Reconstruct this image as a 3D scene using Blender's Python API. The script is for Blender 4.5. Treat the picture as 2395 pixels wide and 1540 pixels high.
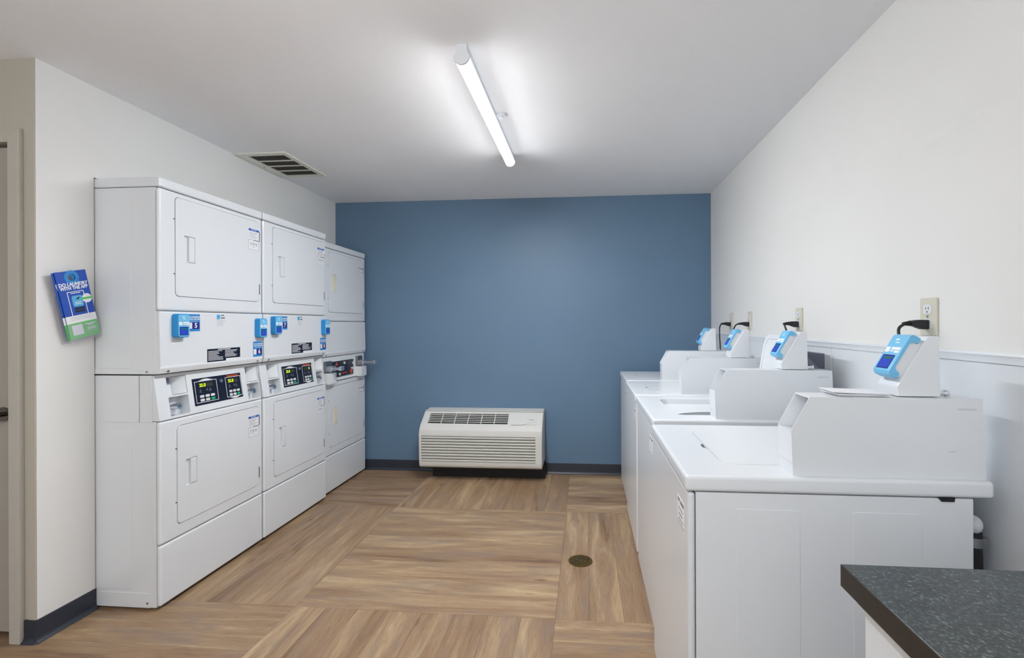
import bpy, bmesh, math, random
from mathutils import Matrix, Vector
random.seed(7)
for o in list(bpy.data.objects): bpy.data.objects.remove(o)
SC = bpy.context.scene
COL = SC.collection

# ------------------------------------------------------------------ camera
FPX, CX, CY, HCAM = 1120.0, 1273.5, 758.34, 1.33
YAW, RHO = math.atan(95.5/1120.0), 0.0036
cR = Vector((math.cos(YAW), math.sin(YAW), 0)); cU = Vector((0, 0, 1))
cF = Vector((-math.sin(YAW), math.cos(YAW), 0))
rr = (cR - RHO*cU).normalized(); uu = (cU + RHO*cR).normalized(); bb = -cF
cd = bpy.data.cameras.new('camera'); cam = bpy.data.objects.new('camera', cd); COL.objects.link(cam)
cam.matrix_world = Matrix(((rr.x, uu.x, bb.x, 0), (rr.y, uu.y, bb.y, 0), (rr.z, uu.z, bb.z, HCAM), (0, 0, 0, 1)))
cd.sensor_width = 36; cd.lens = FPX/2395*36
cd.shift_x = (1197.5-CX)/2395; cd.shift_y = -(770-CY)/2395
cd.clip_start = 0.05
SC.camera = cam
# ------------------------------------------------------------------ world + exposure
w = bpy.data.worlds.new('world'); SC.world = w; w.use_nodes = True
w.node_tree.nodes['Background'].inputs[0].default_value = (0.8, 0.85, 0.9, 1)
w.node_tree.nodes['Background'].inputs[1].default_value = 0.3
SC.view_settings.view_transform = 'Standard'; SC.view_settings.look = 'None'
SC.view_settings.gamma = 1; SC.view_settings.use_curve_mapping = False
SC.view_settings.exposure = 0.07
def area(name, loc, rot, sx, sy, power, col=(1, .98, .96)):
    l = bpy.data.lights.new(name, 'AREA'); l.shape = 'RECTANGLE'; l.size = sx; l.size_y = sy; l.energy = power; l.color = col
    o = bpy.data.objects.new(name, l); COL.objects.link(o); o.location = loc; o.rotation_euler = rot
area('rear_fill_light', (-1.2, -1.55, 1.5), (math.radians(90), 0, 0), 4.2, 1.6, 37, (.95, .975, 1))  # added fill lamp at the unseen wall behind the camera, no window is modelled
area('upward_fill_light', (-.6, .2, 1.9), (math.radians(180), 0, 0), .9, .9, 19, (1, .985, .97))  # added lamp out of view, aimed up so the ceiling throws soft fill
LAMP = 295.0          # emission of the visible ceiling batten
H = 2.457            # ceiling height
XL, XR, YB = -2.30, 1.085, 4.25

# ------------------------------------------------------------------ materials
def lin(c):
    c /= 255.0
    return c/12.92 if c <= .04045 else ((c+.055)/1.055)**2.4
def mat(name, rgb, rough=.5, metal=0, var=.04, vs=6, bump=0, bs=200, emit=0, coat=0, spec=.5, alpha=1, trans=0):
    m = bpy.data.materials.new(name); m.use_nodes = True
    nt = m.node_tree; p = nt.nodes['Principled BSDF']
    c = [lin(v) for v in rgb]
    tc = nt.nodes.new('ShaderNodeTexCoord')
    n = nt.nodes.new('ShaderNodeTexNoise'); n.inputs['Scale'].default_value = vs; n.inputs['Detail'].default_value = 4
    nt.links.new(tc.outputs['Object'], n.inputs['Vector'])
    r = nt.nodes.new('ShaderNodeValToRGB')
    r.color_ramp.elements[0].position = .3; r.color_ramp.elements[1].position = .7
    r.color_ramp.elements[0].color = (*[v*(1-var) for v in c], 1)
    r.color_ramp.elements[1].color = (*[min(1, v*(1+var)) for v in c], 1)
    nt.links.new(n.outputs['Fac'], r.inputs['Fac']); nt.links.new(r.outputs['Color'], p.inputs['Base Color'])
    p.inputs['Roughness'].default_value = rough; p.inputs['Metallic'].default_value = metal
    p.inputs['Specular IOR Level'].default_value = spec
    if coat: p.inputs['Coat Weight'].default_value = coat; p.inputs['Coat Roughness'].default_value = .15
    if alpha < 1: p.inputs['Alpha'].default_value = alpha
    if trans: p.inputs['Transmission Weight'].default_value = trans
    if bump:
        b = nt.nodes.new('ShaderNodeTexNoise'); b.inputs['Scale'].default_value = bs; b.inputs['Detail'].default_value = 3
        nt.links.new(tc.outputs['Object'], b.inputs['Vector'])
        bp = nt.nodes.new('ShaderNodeBump'); bp.inputs['Strength'].default_value = bump; bp.inputs['Distance'].default_value = .002
        nt.links.new(b.outputs['Fac'], bp.inputs['Height']); nt.links.new(bp.outputs['Normal'], p.inputs['Normal'])
    if emit:
        p.inputs['Emission Color'].default_value = (*c, 1); p.inputs['Emission Strength'].default_value = emit
    return m
CEIL = mat('ceiling_paint', (242, 243, 245), .9, var=.015, vs=1.5, bump=.25, bs=120)
WHITEWALL = mat('warm_white_wall_paint', (225, 225, 223), .75, var=.015, vs=2, bump=.3, bs=90)
BEIGEWALL = mat('beige_wall_paint', (184, 178, 165), .75, var=.02, vs=2, bump=.3, bs=90)
BLUEWALL = mat('slate_blue_wall_paint', (94, 122, 148), .5, var=.04, vs=1.6, bump=.25, bs=70)
BASEB = mat('slate_rubber_cove_base', (42, 48, 60), .38, var=.06, vs=8)
FRP = mat('white_wall_panel', (216, 221, 226), .35, var=.01, vs=3)
ENAMEL = mat('white_enamel', (224, 228, 232), .28, var=.008, vs=3, bump=.03, bs=500, coat=.2)
ENAMEL2 = mat('white_enamel_seam', (206, 209, 214), .35, var=.01)
PLASTIC = mat('white_plastic', (222, 225, 230), .4, var=.01)
GREYPL = mat('grey_plastic', (120, 124, 142), .5, var=.03)
DARK = mat('black_gap', (14, 14, 16), .7)
BLACK = mat('black_rubber', (18, 20, 24), .45, var=.1)
NAVY = mat('dark_navy_panel', (18, 24, 44), .3, var=.05)
CHROME = mat('chrome', (222, 225, 230), .30, metal=1)
STEEL = mat('brushed_steel', (150, 152, 156), .35, metal=1)
BRONZE = mat('brushed_nickel_knob', (110, 104, 98), .25, metal=1)
BLUE = mat('light_blue_plastic', (112, 188, 230), .35, var=.02)
BLUED = mat('deep_blue_plastic', (26, 140, 208), .35, var=.03)
SCREEN = mat('blue_screen', (44, 66, 176), .15, var=.08, vs=60, emit=.25)
SCREENB = mat('dark_blue_bezel', (18, 50, 120), .2)
GREENLCD = mat('green_screen_band', (20, 110, 90), .2, emit=.1)
STK = mat('sticker_blue', (42, 132, 200), .5, var=.02)
STKN = mat('sticker_navy', (38, 30, 122), .5, var=.02)
PAPER = mat('white_print', (232, 234, 238), .6, var=.01)
NOTICE = mat('notice_blue', (24, 92, 190), .5)
INK = mat('grey_ink', (120, 122, 128), .6)
INKB = mat('black_ink', (30, 32, 40), .5)
ORANGE = mat('orange_print', (226, 84, 30), .5)
GREENBT = mat('green_button', (18, 168, 110), .4)
BUTTON = mat('white_button', (222, 222, 224), .4)
LED = mat('lit_digits', (196, 226, 10), .4, emit=.8)
LEDBG = mat('digit_window', (58, 58, 52), .25)
CREAM = mat('cream_plastic', (222, 220, 196), .45)
OUTLET = mat('ivory_cover_plate', (206, 204, 188), .45)
ACW = mat('aged_white_plastic', (208, 208, 204), .45, var=.015, vs=4)
ACD = mat('aged_white_rib', (200, 200, 194), .45, var=.02, vs=5)
VENTM = mat('cream_painted_metal', (226, 226, 214), .5, var=.03)
DOORP = mat('greige_door_paint', (162, 156, 147), .55, var=.02)
TRIMP = mat('greige_trim_paint', (184, 180, 170), .5, var=.02)
BROCB = mat('brochure_blue', (30, 78, 176), .45, var=.1, vs=14)
BROCC = mat('brochure_cyan', (90, 176, 224), .45)
BROCG = mat('brochure_green', (88, 196, 86), .45, var=.05, vs=20)
BRASS = mat('tarnished_brass', (124, 98, 40), .35, metal=.8, var=.4, vs=60, bump=.3, bs=160)
ACRYL = mat('clear_acrylic', (205, 208, 225), .08, alpha=.16, var=0)
def glowmat(name, st):
    # the LED strip inside shines downwards, so the flanks of the diffuser glow less than its belly
    m = mat(name, (250, 251, 253), .5, var=0, emit=st); nt = m.node_tree
    g = nt.nodes.new('ShaderNodeNewGeometry'); sp = nt.nodes.new('ShaderNodeSeparateXYZ'); mr = nt.nodes.new('ShaderNodeMapRange')
    mr.inputs['From Min'].default_value = 0; mr.inputs['From Max'].default_value = 1
    mr.inputs['To Min'].default_value = st*.010; mr.inputs['To Max'].default_value = st
    pw = nt.nodes.new('ShaderNodeMath'); pw.operation = 'POWER'; pw.inputs[1].default_value = 4.0
    ng = nt.nodes.new('ShaderNodeMath'); ng.operation = 'MULTIPLY'; ng.inputs[1].default_value = -1; ng.use_clamp = True
    nt.links.new(g.outputs['Normal'], sp.inputs[0]); nt.links.new(sp.outputs['Z'], ng.inputs[0]); nt.links.new(ng.outputs[0], pw.inputs[0]); nt.links.new(pw.outputs[0], mr.inputs['Value'])
    nt.links.new(mr.outputs['Result'], nt.nodes['Principled BSDF'].inputs['Emission Strength'])
    return m
TUBE = glowmat('lit_diffuser', LAMP)

def counter_mat():
    m = mat('speckled_charcoal_laminate', (70, 76, 78), .3, bump=.05, bs=300)
    nt = m.node_tree; p = nt.nodes['Principled BSDF']; tc = [n for n in nt.nodes if n.type == 'TEX_COORD'][0]
    v = nt.nodes.new('ShaderNodeTexNoise'); v.inputs['Scale'].default_value = 190; v.inputs['Detail'].default_value = 5; v.inputs['Roughness'].default_value = .7
    nt.links.new(tc.outputs['Object'], v.inputs['Vector'])
    r = nt.nodes.new('ShaderNodeValToRGB'); e = r.color_ramp.elements
    e[0].position = .34; e[0].color = (*[lin(x) for x in (24, 29, 30)], 1)
    e[1].position = .56; e[1].color = (*[lin(x) for x in (52, 60, 62)], 1)
    k = r.color_ramp.elements.new(.68); k.color = (*[lin(x) for x in (122, 130, 130)], 1)
    nt.links.new(v.outputs['Fac'], r.inputs['Fac']); nt.links.new(r.outputs['Color'], p.inputs['Base Color'])
    return m
COUNTER = counter_mat()
EDGE = mat('black_laminate_edge', (34, 32, 32), .35, var=.25, vs=90)

def wood_mat():
    m = bpy.data.materials.new('weathered_oak_vinyl'); m.use_nodes = True
    nt = m.node_tree; p = nt.nodes['Principled BSDF']; L = nt.links.new
    tc = nt.nodes.new('ShaderNodeTexCoord'); oi = nt.nodes.new('ShaderNodeObjectInfo')
    mul = nt.nodes.new('ShaderNodeVectorMath'); mul.operation = 'SCALE'
    cmb = nt.nodes.new('ShaderNodeCombineXYZ')
    for i, s in enumerate((37., 91., 53.)):
        mm = nt.nodes.new('ShaderNodeMath'); mm.operation = 'MULTIPLY'; mm.inputs[1].default_value = s
        L(oi.outputs['Random'], mm.inputs[0]); L(mm.outputs[0], cmb.inputs[i])
    add = nt.nodes.new('ShaderNodeVectorMath'); add.operation = 'ADD'
    L(tc.outputs['Object'], add.inputs[0]); L(cmb.outputs[0], add.inputs[1])
    def noise(sx, sy, sc, det, rough=.6, dist=0):
        mp = nt.nodes.new('ShaderNodeMapping'); mp.inputs['Scale'].default_value = (sx, sy, 1)
        L(add.outputs[0], mp.inputs['Vector'])
        n = nt.nodes.new('ShaderNodeTexNoise'); n.inputs['Scale'].default_value = sc; n.inputs['Detail'].default_value = det
        n.inputs['Roughness'].default_value = rough; n.inputs['Distortion'].default_value = dist
        L(mp.outputs[0], n.inputs['Vector']); return n
    broad = noise(.9, 8, 1.6, 6, .62, .8)
    fine = noise(5, 75, 3.0, 7, .7, .3)
    streak = noise(1.6, 26, 2, 4, .7, .6)
    r = nt.nodes.new('ShaderNodeValToRGB'); e = r.color_ramp.elements
    cols = [(.26, (118, 93, 72)), (.40, (146, 118, 90)), (.52, (157, 130, 102)), (.62, (173, 147, 115)), (.80, (196, 172, 136))]
    e[0].position = cols[0][0]; e[0].color = (*[lin(v) for v in cols[0][1]], 1)
    e[1].position = cols[-1][0]; e[1].color = (*[lin(v) for v in cols[-1][1]], 1)
    for pp, c in cols[1:-1]:
        k = e.new(pp); k.color = (*[lin(v) for v in c], 1)
    # broad + plank offset
    m1 = nt.nodes.new('ShaderNodeMath'); m1.operation = 'MULTIPLY_ADD'; m1.inputs[1].default_value = .17; m1.inputs[2].default_value = -.085
    L(oi.outputs['Random'], m1.inputs[0])
    m2 = nt.nodes.new('ShaderNodeMath'); m2.operation = 'ADD'; L(broad.outputs['Fac'], m2.inputs[0]); L(m1.outputs[0], m2.inputs[1])
    m3 = nt.nodes.new('ShaderNodeMath'); m3.operation = 'MULTIPLY_ADD'; m3.inputs[1].default_value = .26; L(streak.outputs['Fac'], m3.inputs[0])
    m4 = nt.nodes.new('ShaderNodeMath'); m4.operation = 'SUBTRACT'; m4.inputs[1].default_value = .13; L(m2.outputs[0], m4.inputs[0])
    L(m4.outputs[0], m3.inputs[2]); L(m3.outputs[0], r.inputs['Fac'])
    fr = nt.nodes.new('ShaderNodeValToRGB'); fe = fr.color_ramp.elements
    fe[0].position = .34; fe[0].color = (.58, .55, .52, 1); fe[1].position = .50; fe[1].color = (1, 1, 1, 1)
    L(fine.outputs['Fac'], fr.inputs['Fac'])
    mx = nt.nodes.new('ShaderNodeMix'); mx.data_type = 'RGBA'; mx.blend_type = 'MULTIPLY'; mx.inputs['Factor'].default_value = .62
    L(r.outputs['Color'], mx.inputs['A']); L(fr.outputs['Color'], mx.inputs['B'])
    # grey-violet weathering
    gw = noise(1.3, 6, 2.3, 3, .5, .8)
    gr = nt.nodes.new('ShaderNodeValToRGB'); gr.color_ramp.elements[0].position = .5; gr.color_ramp.elements[1].position = .72
    L(gw.outputs['Fac'], gr.inputs['Fac'])
    mx2 = nt.nodes.new('ShaderNodeMix'); mx2.data_type = 'RGBA'; mx2.inputs['B'].default_value = (*[lin(v) for v in (134, 116, 104)], 1)
    gm = nt.nodes.new('ShaderNodeMath'); gm.operation = 'MULTIPLY'; gm.inputs[1].default_value = .7
    L(gr.outputs['Color'], gm.inputs[0]); L(gm.outputs[0], mx2.inputs['Factor']); L(mx.outputs['Result'], mx2.inputs['A'])
    # knots
    mpk = nt.nodes.new('ShaderNodeMapping'); mpk.inputs['Scale'].default_value = (2.2, 5, 1); L(add.outputs[0], mpk.inputs['Vector'])
    vk = nt.nodes.new('ShaderNodeTexVoronoi'); vk.inputs['Scale'].default_value = 1.3; L(mpk.outputs[0], vk.inputs['Vector'])
    kr = nt.nodes.new('ShaderNodeValToRGB'); kr.color_ramp.elements[0].position = .03; kr.color_ramp.elements[0].color = (.5, .42, .36, 1)
    kr.color_ramp.elements[1].position = .13; kr.color_ramp.elements[1].color = (1, 1, 1, 1)
    L(vk.outputs['Distance'], kr.inputs['Fac'])
    mx3 = nt.nodes.new('ShaderNodeMix'); mx3.data_type = 'RGBA'; mx3.blend_type = 'MULTIPLY'; mx3.inputs['Factor'].default_value = .8
    L(mx2.outputs['Result'], mx3.inputs['A']); L(kr.outputs['Color'], mx3.inputs['B'])
    L(mx3.outputs['Result'], p.inputs['Base Color'])
    p.inputs['Roughness'].default_value = .42; p.inputs['Specular IOR Level'].default_value = .4
    bp = nt.nodes.new('ShaderNodeBump'); bp.inputs['Strength'].default_value = .25; bp.inputs['Distance'].default_value = .001
    L(fine.outputs['Fac'], bp.inputs['Height']); L(bp.outputs['Normal'], p.inputs['Normal'])
    return m
WOOD = wood_mat()
JOINT = mat('dark_joint', (70, 56, 44), .8)

# ------------------------------------------------------------------ helpers
def tag(o, label=None, cat=None, group=None, kind=None):
    if label: o['label'] = label
    if cat: o['category'] = cat
    if group: o['group'] = group
    if kind: o['kind'] = kind
    return o
def thing(name, label, cat, loc, group=None):
    o = bpy.data.objects.new(name, None); COL.objects.link(o); o.location = loc; o.empty_display_size = .1
    return tag(o, label, cat, group)
def rootloc(p):
    v = Vector((0, 0, 0))
    while p is not None: v += p.location; p = p.parent
    return v
def finish(name, me, m, parent, origin, sharp):
    base = rootloc(parent)
    org = Vector(origin) if origin is not None else None
    off = base if org is None else org
    me.transform(Matrix.Translation(-off))
    o = bpy.data.objects.new(name, me); COL.objects.link(o)
    if parent is not None: o.parent = parent
    o.location = off - base
    if m is not None: me.materials.clear(); me.materials.append(m)
    for p in me.polygons: p.use_smooth = True
    me.set_sharp_from_angle(angle=math.radians(sharp))
    me.update()
    if sharp != 30: wn = o.modifiers.new('weighted_normals', 'WEIGHTED_NORMAL'); wn.keep_sharp = True
    return o
def ob(name, bm, m, parent=None, cuts=None, origin=None, label=None, sharp=38):
    """bm is in world coordinates; becomes ONE mesh object called name"""
    bmesh.ops.recalc_face_normals(bm, faces=bm.faces)
    me = bpy.data.meshes.new(name); bm.to_mesh(me); bm.free()
    if cuts:
        t = bpy.data.objects.new('tmp', me); COL.objects.link(t); tmp = [t]
        for c in cuts:
            bmesh.ops.recalc_face_normals(c, faces=c.faces)
            cm = bpy.data.meshes.new('cut'); c.to_mesh(cm); c.free()
            co = bpy.data.objects.new('cut', cm); COL.objects.link(co); tmp.append(co)
            md = t.modifiers.new('b', 'BOOLEAN'); md.operation = 'DIFFERENCE'; md.object = co; md.solver = 'EXACT'
        dg = bpy.context.evaluated_depsgraph_get(); dg.update()
        me2 = bpy.data.meshes.new_from_object(t.evaluated_get(dg)); me2.name = name
        for q in tmp:
            q_me = q.data; bpy.data.objects.remove(q); bpy.data.meshes.remove(q_me)
        me = me2
    o = finish(name, me, m, parent, origin, sharp)
    if label: o['label'] = label
    return o
B = bmesh.new
def box(bm, x0, x1, y0, y1, z0, z1, bev=0, seg=2):
    vs = [bm.verts.new((x, y, z)) for x in (x0, x1) for y in (y0, y1) for z in (z0, z1)]
    f = [(0, 1, 3, 2), (4, 6, 7, 5), (0, 4, 5, 1), (2, 3, 7, 6), (0, 2, 6, 4), (1, 5, 7, 3)]
    fs = [bm.faces.new([vs[i] for i in q]) for q in f]
    if bev:
        es = list({e for q in fs for e in q.edges})
        bmesh.ops.bevel(bm, geom=es, offset=bev, segments=seg, profile=.5, affect='EDGES', clamp_overlap=True)
    return bm
def prism(bm, pts, axis, lo, hi, bev=0, seg=2):
    """pts: 2D outline. axis 'y': pts=(x,z); axis 'x': pts=(y,z); axis 'z': pts=(x,y)"""
    def P(a, b, c):
        return {'y': (a, c, b), 'x': (c, a, b), 'z': (a, b, c)}[axis]
    v0 = [bm.verts.new(P(a, b, lo)) for a, b in pts]; v1 = [bm.verts.new(P(a, b, hi)) for a, b in pts]
    n = len(pts); fs = [bm.faces.new(v0), bm.faces.new(v1[::-1])]
    for i in range(n): fs.append(bm.faces.new((v0[i], v1[i], v1[(i+1) % n], v0[(i+1) % n])))
    if bev:
        es = list({e for q in fs for e in q.edges})
        bmesh.ops.bevel(bm, geom=es, offset=bev, segments=seg, profile=.5, affect='EDGES', clamp_overlap=True)
    return bm
def rrpts(u0, u1, v0, v1, r, n=5):
    o = []
    for cx, cy, a in ((u1-r, v1-r, 0), (u0+r, v1-r, 90), (u0+r, v0+r, 180), (u1-r, v0+r, 270)):
        for i in range(n+1):
            t = math.radians(a+90*i/n); o.append((cx+r*math.cos(t), cy+r*math.sin(t)))
    return o
def cyl(bm, p0, p1, r, n=20, r2=None):
    p0, p1 = Vector(p0), Vector(p1); d = p1-p0
    q = d.to_track_quat('Z', 'Y').to_matrix().to_4x4(); q.translation = (p0+p1)/2
    bmesh.ops.create_cone(bm, cap_ends=True, segments=n, radius1=r, radius2=r if r2 is None else r2, depth=d.length, matrix=q)
    return bm
def tube(bm, pts, r, n=10, flat=1.0):
    pts = [Vector(p) for p in pts]
    # catmull subdivide
    P = []
    for i in range(len(pts)-1):
        a = pts[max(i-1, 0)]; b = pts[i]; c = pts[i+1]; d = pts[min(i+2, len(pts)-1)]
        for k in range(6):
            t = k/6
            P.append(.5*((2*b)+(c-a)*t+(2*a-5*b+4*c-d)*t*t+(-a+3*b-3*c+d)*t**3))
    P.append(pts[-1]); rings = []
    for i, p in enumerate(P):
        t = (P[min(i+1, len(P)-1)]-P[max(i-1, 0)]).normalized()
        s = t.cross(Vector((0.02, .99, .1))).normalized(); u = s.cross(t).normalized()
        rings.append([bm.verts.new(p+r*(math.cos(2*math.pi*k/n)*s+flat*math.sin(2*math.pi*k/n)*u)) for k in range(n)])
    for a, b in zip(rings, rings[1:]):
        for k in range(n): bm.faces.new((a[k], a[(k+1) % n], b[(k+1) % n], b[k]))
    bm.faces.new(rings[0]); bm.faces.new(rings[-1][::-1]); return bm
def sphere(bm, c, r, sc=(1, 1, 1), u=20, v=12):
    bmesh.ops.create_uvsphere(bm, u_segments=u, v_segments=v, radius=r, matrix=Matrix.Translation(c) @ Matrix.Diagonal((*sc, 1)))
    return bm
def frame(o, right, up):
    r = Vector(right).normalized(); u = Vector(up).normalized(); n = r.cross(u)
    return Matrix(((r.x, u.x, n.x, o[0]), (r.y, u.y, n.y, o[1]), (r.z, u.z, n.z, o[2]), (0, 0, 0, 1)))
def fb(fr, u0, u1, v0, v1, n0, n1, bev=0, seg=2):
    bm = B(); box(bm, u0, u1, v0, v1, n0, n1, bev, seg); bm.transform(fr); return bm
def frr(fr, u0, u1, v0, v1, r, n0, n1, bev=0):
    bm = B(); prism(bm, rrpts(u0, u1, v0, v1, r), 'z', n0, n1, bev, 1); bm.transform(fr); return bm
def text(name, body, size, fr, m, parent, ext=.0004, bold=0, align='CENTER', sx=1):
    cu = bpy.data.curves.new('t', 'FONT'); cu.body = body; cu.size = size; cu.extrude = ext; cu.offset = bold
    cu.align_x = align; cu.align_y = 'CENTER'; cu.resolution_u = 3
    t = bpy.data.objects.new('t', cu); COL.objects.link(t)
    dg = bpy.context.evaluated_depsgraph_get(); me = bpy.data.meshes.new_from_object(t.evaluated_get(dg)); me.name = name
    bpy.data.objects.remove(t); bpy.data.curves.remove(cu)
    me.transform(fr @ Matrix.Diagonal((sx, 1, 1, 1)))
    return finish(name, me, m, parent, None, 30)
def bars(name, fr, lst, m, parent, n0=.0, n1=.0006, kind=None):
    bm = B()
    for u0, u1, v0, v1 in lst: box(bm, u0, u1, v0, v1, n0, n1)
    bm.transform(fr); o = ob(name, bm, m, parent)
    if len(lst) > 1: o['kind'] = 'stuff'
    return o
def struct(name, bm, m, cuts=None, parent=None):
    o = ob(name, bm, m, parent, cuts)
    if parent is None: o['kind'] = 'structure'
    return o

# ------------------------------------------------------------------ room shell
XF, YF = -3.70, -1.60   # far-left wall and wall behind the camera
fl = struct('floor', box(B(), XF-.1, XR+.1, YF-.1, YB+.1, -.12, -.005), JOINT)
P = 1.2325; PW = P/8
planks = {}
def plank(L, W, cx, cy, along_y):
    key = (round(L, 4), round(W, 4))
    if key not in planks:
        bm = box(B(), -L/2+.0004, L/2-.0004, -W/2+.0004, W/2-.0004, -.005, 0)
        me = bpy.data.meshes.new('plank'); bmesh.ops.recalc_face_normals(bm, faces=bm.faces); bm.to_mesh(me); bm.free(); me.materials.append(WOOD); planks[key] = me
    o = bpy.data.objects.new('plank', planks[key]); COL.objects.link(o); o.parent = fl; o.location = (cx, cy, random.uniform(-.0002, 0))
    if along_y: o.rotation_euler = (0, 0, math.pi/2)
X0, Y0 = -.140, 2.153
for i in range(-3, 2):
    for j in range(-4, 2):
        bx0, by0 = X0+(i-0)*P-P*0, Y0+j*P
        bx0 = X0 - P + (i+0)*P + P*0
        # block (i=0) is the centre block whose boards run along X
        bx1, by1 = bx0+P, by0+P
        alongY = (i+j) % 2 != 0
        cx0, cx1, cy0, cy1 = max(bx0, XF-.05), min(bx1, XR+.02), max(by0, YF-.05), min(by1, YB+.03)
        if cx1-cx0 < .02 or cy1-cy0 < .02: continue
        for k in range(8):
            if alongY:
                a, b = bx0+k*PW, bx0+(k+1)*PW; a, b = max(a, cx0), min(b, cx1)
                if b-a > .01: plank(cy1-cy0, b-a, (a+b)/2, (cy0+cy1)/2, True)
            else:
                a, b = by0+k*PW, by0+(k+1)*PW; a, b = max(a, cy0), min(b, cy1)
                if b-a > .01: plank(cx1-cx0, b-a, (cx0+cx1)/2, (a+b)/2, False)
struct('ceiling', box(B(), XF-.1, XR+.1, YF-.1, YB+.1, H, H+.1), CEIL)
struct('wall_back', box(B(), -2.85, XR+.1, YB, YB+.12, -.1, H+.02), BLUEWALL)
struct('wall_right', box(B(), XR, XR+.12, YF, YB+.1, -.1, H+.02), WHITEWALL)
struct('wall_front', box(B(), XF-.1, XR+.1, YF-.12, YF, -.1, H+.02), WHITEWALL)
struct('wall_outer', box(B(), XF-.12, XF, YF, 1.9, -.1, H+.02), WHITEWALL)
bm = B()
box(bm, -2.404, XL, 1.822, 1.955, 0, H+.02); box(bm, -2.72, XL, 1.955, 2.063, 0, H+.02)
box(bm, -2.72, XL, 2.063, YB, 2.0275, H+.02)
box(bm, -2.80, -2.72, 1.95, YB, 0, H+.02)
struct('wall_left', bm, WHITEWALL)
# wall that holds the door, faces the camera
bm = B(); box(bm, XF, -3.30, 1.822, 1.95, 0, H+.02); box(bm, -2.405, XL-.0005, 1.8215, 1.95, 0, H+.02); box(bm, -3.30, -2.405, 1.822, 1.95, 2.105, H+.02)
struct('wall_doorway', bm, BEIGEWALL)
# corner bead strip
struct('trim_1', box(B(), XL-.03, XL+.0, 1.8185, 1.823, .095, H), BEIGEWALL)
# door
dr = ob('door_1', box(B(), -3.29, -2.408, 1.832, 1.872, .03, 2.088, .002), DOORP); dr['kind'] = 'structure'
kn = B(); cyl(kn, (-2.462, 1.832, .955), (-2.462, 1.826, .955), .030, 28); cyl(kn, (-2.462, 1.828, .955), (-2.462, 1.79, .955), .010)
sphere(kn, (-2.462, 1.778, .955), .027, (1, .8, 1)); ob('door_knob', kn, BRONZE, dr)
ob('latch_plate', box(B(), -2.4115, -2.4085, 1.8285, 1.834, .925, .985), BLACK, dr)
struct('trim_2', prism(B(), [(-2.402, 2.104), (-2.352, 2.158), (-2.352, .0), (-2.402, 0)], 'y', 1.800, 1.822, .003), TRIMP)
struct('trim_3', prism(B(), [(-2.402, 2.104), (-3.30, 2.104), (-3.355, 2.158), (-2.352, 2.158)], 'y', 1.812, 1.822, .002), BEIGEWALL)
struct('trim_4', box(B(), -2.402, -2.406, 1.822, 1.95, 0, 2.104), TRIMP)
# cove base
def covep(h=.094): return [(0, 0), (0, h), (.004, h), (.006, h-.004), (.006, .022), (.010, .010), (.020, .002), (.020, 0)]
struct('baseboard_back', prism(B(), [(YB-a, b) for a, b in covep()], 'x', -2.30, XR), BASEB)
bm = B(); prism(bm, [(XL+a, b) for a, b in covep()], 'y', 1.812, 2.063)
prism(bm, [(1.822-a, b) for a, b in covep()], 'x', -2.352, XL+.004)
cyl(bm, (XL+.001, 1.8215, 0), (XL+.001, 1.8215, .094), .0065, 16); cyl(bm, (XL+.001, 1.8215, 0), (XL+.001, 1.8215, .012), .019, 20, r2=.008)
struct('baseboard_left', bm, BASEB)
# wainscot: white sheets, battens and a cap rail on the right wall
wr = bpy.data.objects['wall_right']
for a, b in ((-1.2, .0), (.004, 1.0), (1.004, 2.218), (2.222, 3.438), (3.442, YB-.002)):
    ob('wall_panel', box(B(), XR-.005, XR, a, b, 0, 1.232, .0008), FRP, wr)
for y in (1.0, 2.22, 3.44):
    ob('panel_batten', box(B(), XR-.008, XR-.004, y-.012, y+.012, 0, 1.226, .001), FRP, wr)
ob('cap_rail', prism(B(), [(XR, 1.222), (XR, 1.25), (XR-.010, 1.25), (XR-.013, 1.243), (XR-.009, 1.236), (XR-.009, 1.222)], 'y', YF+.4, YB-.002), FRP, wr)

# ------------------------------------------------------------------ ceiling lights
def batten(x, y0, y1, tm, label, group='ceiling battens'):
    t = thing('ceiling_batten_light', label, 'light', (x, (y0+y1)/2, H), group)
    ob('housing', prism(B(), [(x-.022, H), (x+.022, H), (x+.022, H-.045), (x-.022, H-.045)], 'y', y0+.006, y1-.006, .002), PLASTIC, t)
    n = 14; pts = []
    for i in range(n+1):
        a = math.pi + math.pi*i/n; pts.append((x+.031*math.cos(a), H-.050+.031*math.sin(a)))
    pts += [(x+.029, H-.044), (x-.029, H-.044)]
    ob('diffuser', prism(B(), pts, 'y', y0+.012, y1-.012), tm, t, label='glowing white tube diffuser')
    for a, b in ((y0, y0+.012), (y1-.012, y1)):
        p2 = []
        for i in range(n+1):
            q = math.pi + math.pi*i/n; p2.append((x+.033*math.cos(q), H-.050+.033*math.sin(q)))
        p2 += [(x+.033, H-.046), (x+.024, H-.040), (x+.024, H), (x-.024, H), (x-.024, H-.040), (x-.033, H-.046)]
        ob('end_cap', prism(B(), p2, 'y', a, b, .0015), PLASTIC, t)
    return t
batten(-.492, 1.885, 3.15, TUBE, 'lit white tube light on the ceiling above the middle of the room', None)
c = thing('ceiling_sensor', 'small round white sensor on the ceiling beside the tube light', 'ceiling fitting', (-.448, 2.545, H))
ob('cover', cyl(B(), (-.448, 2.545, H), (-.448, 2.545, H-.012), .034, 28, r2=.028), PLASTIC, c)
ob('sensor', cyl(B(), (-.448, 2.545, H-.012), (-.448, 2.545, H-.017), .012, 20), PLASTIC, c)

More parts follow.
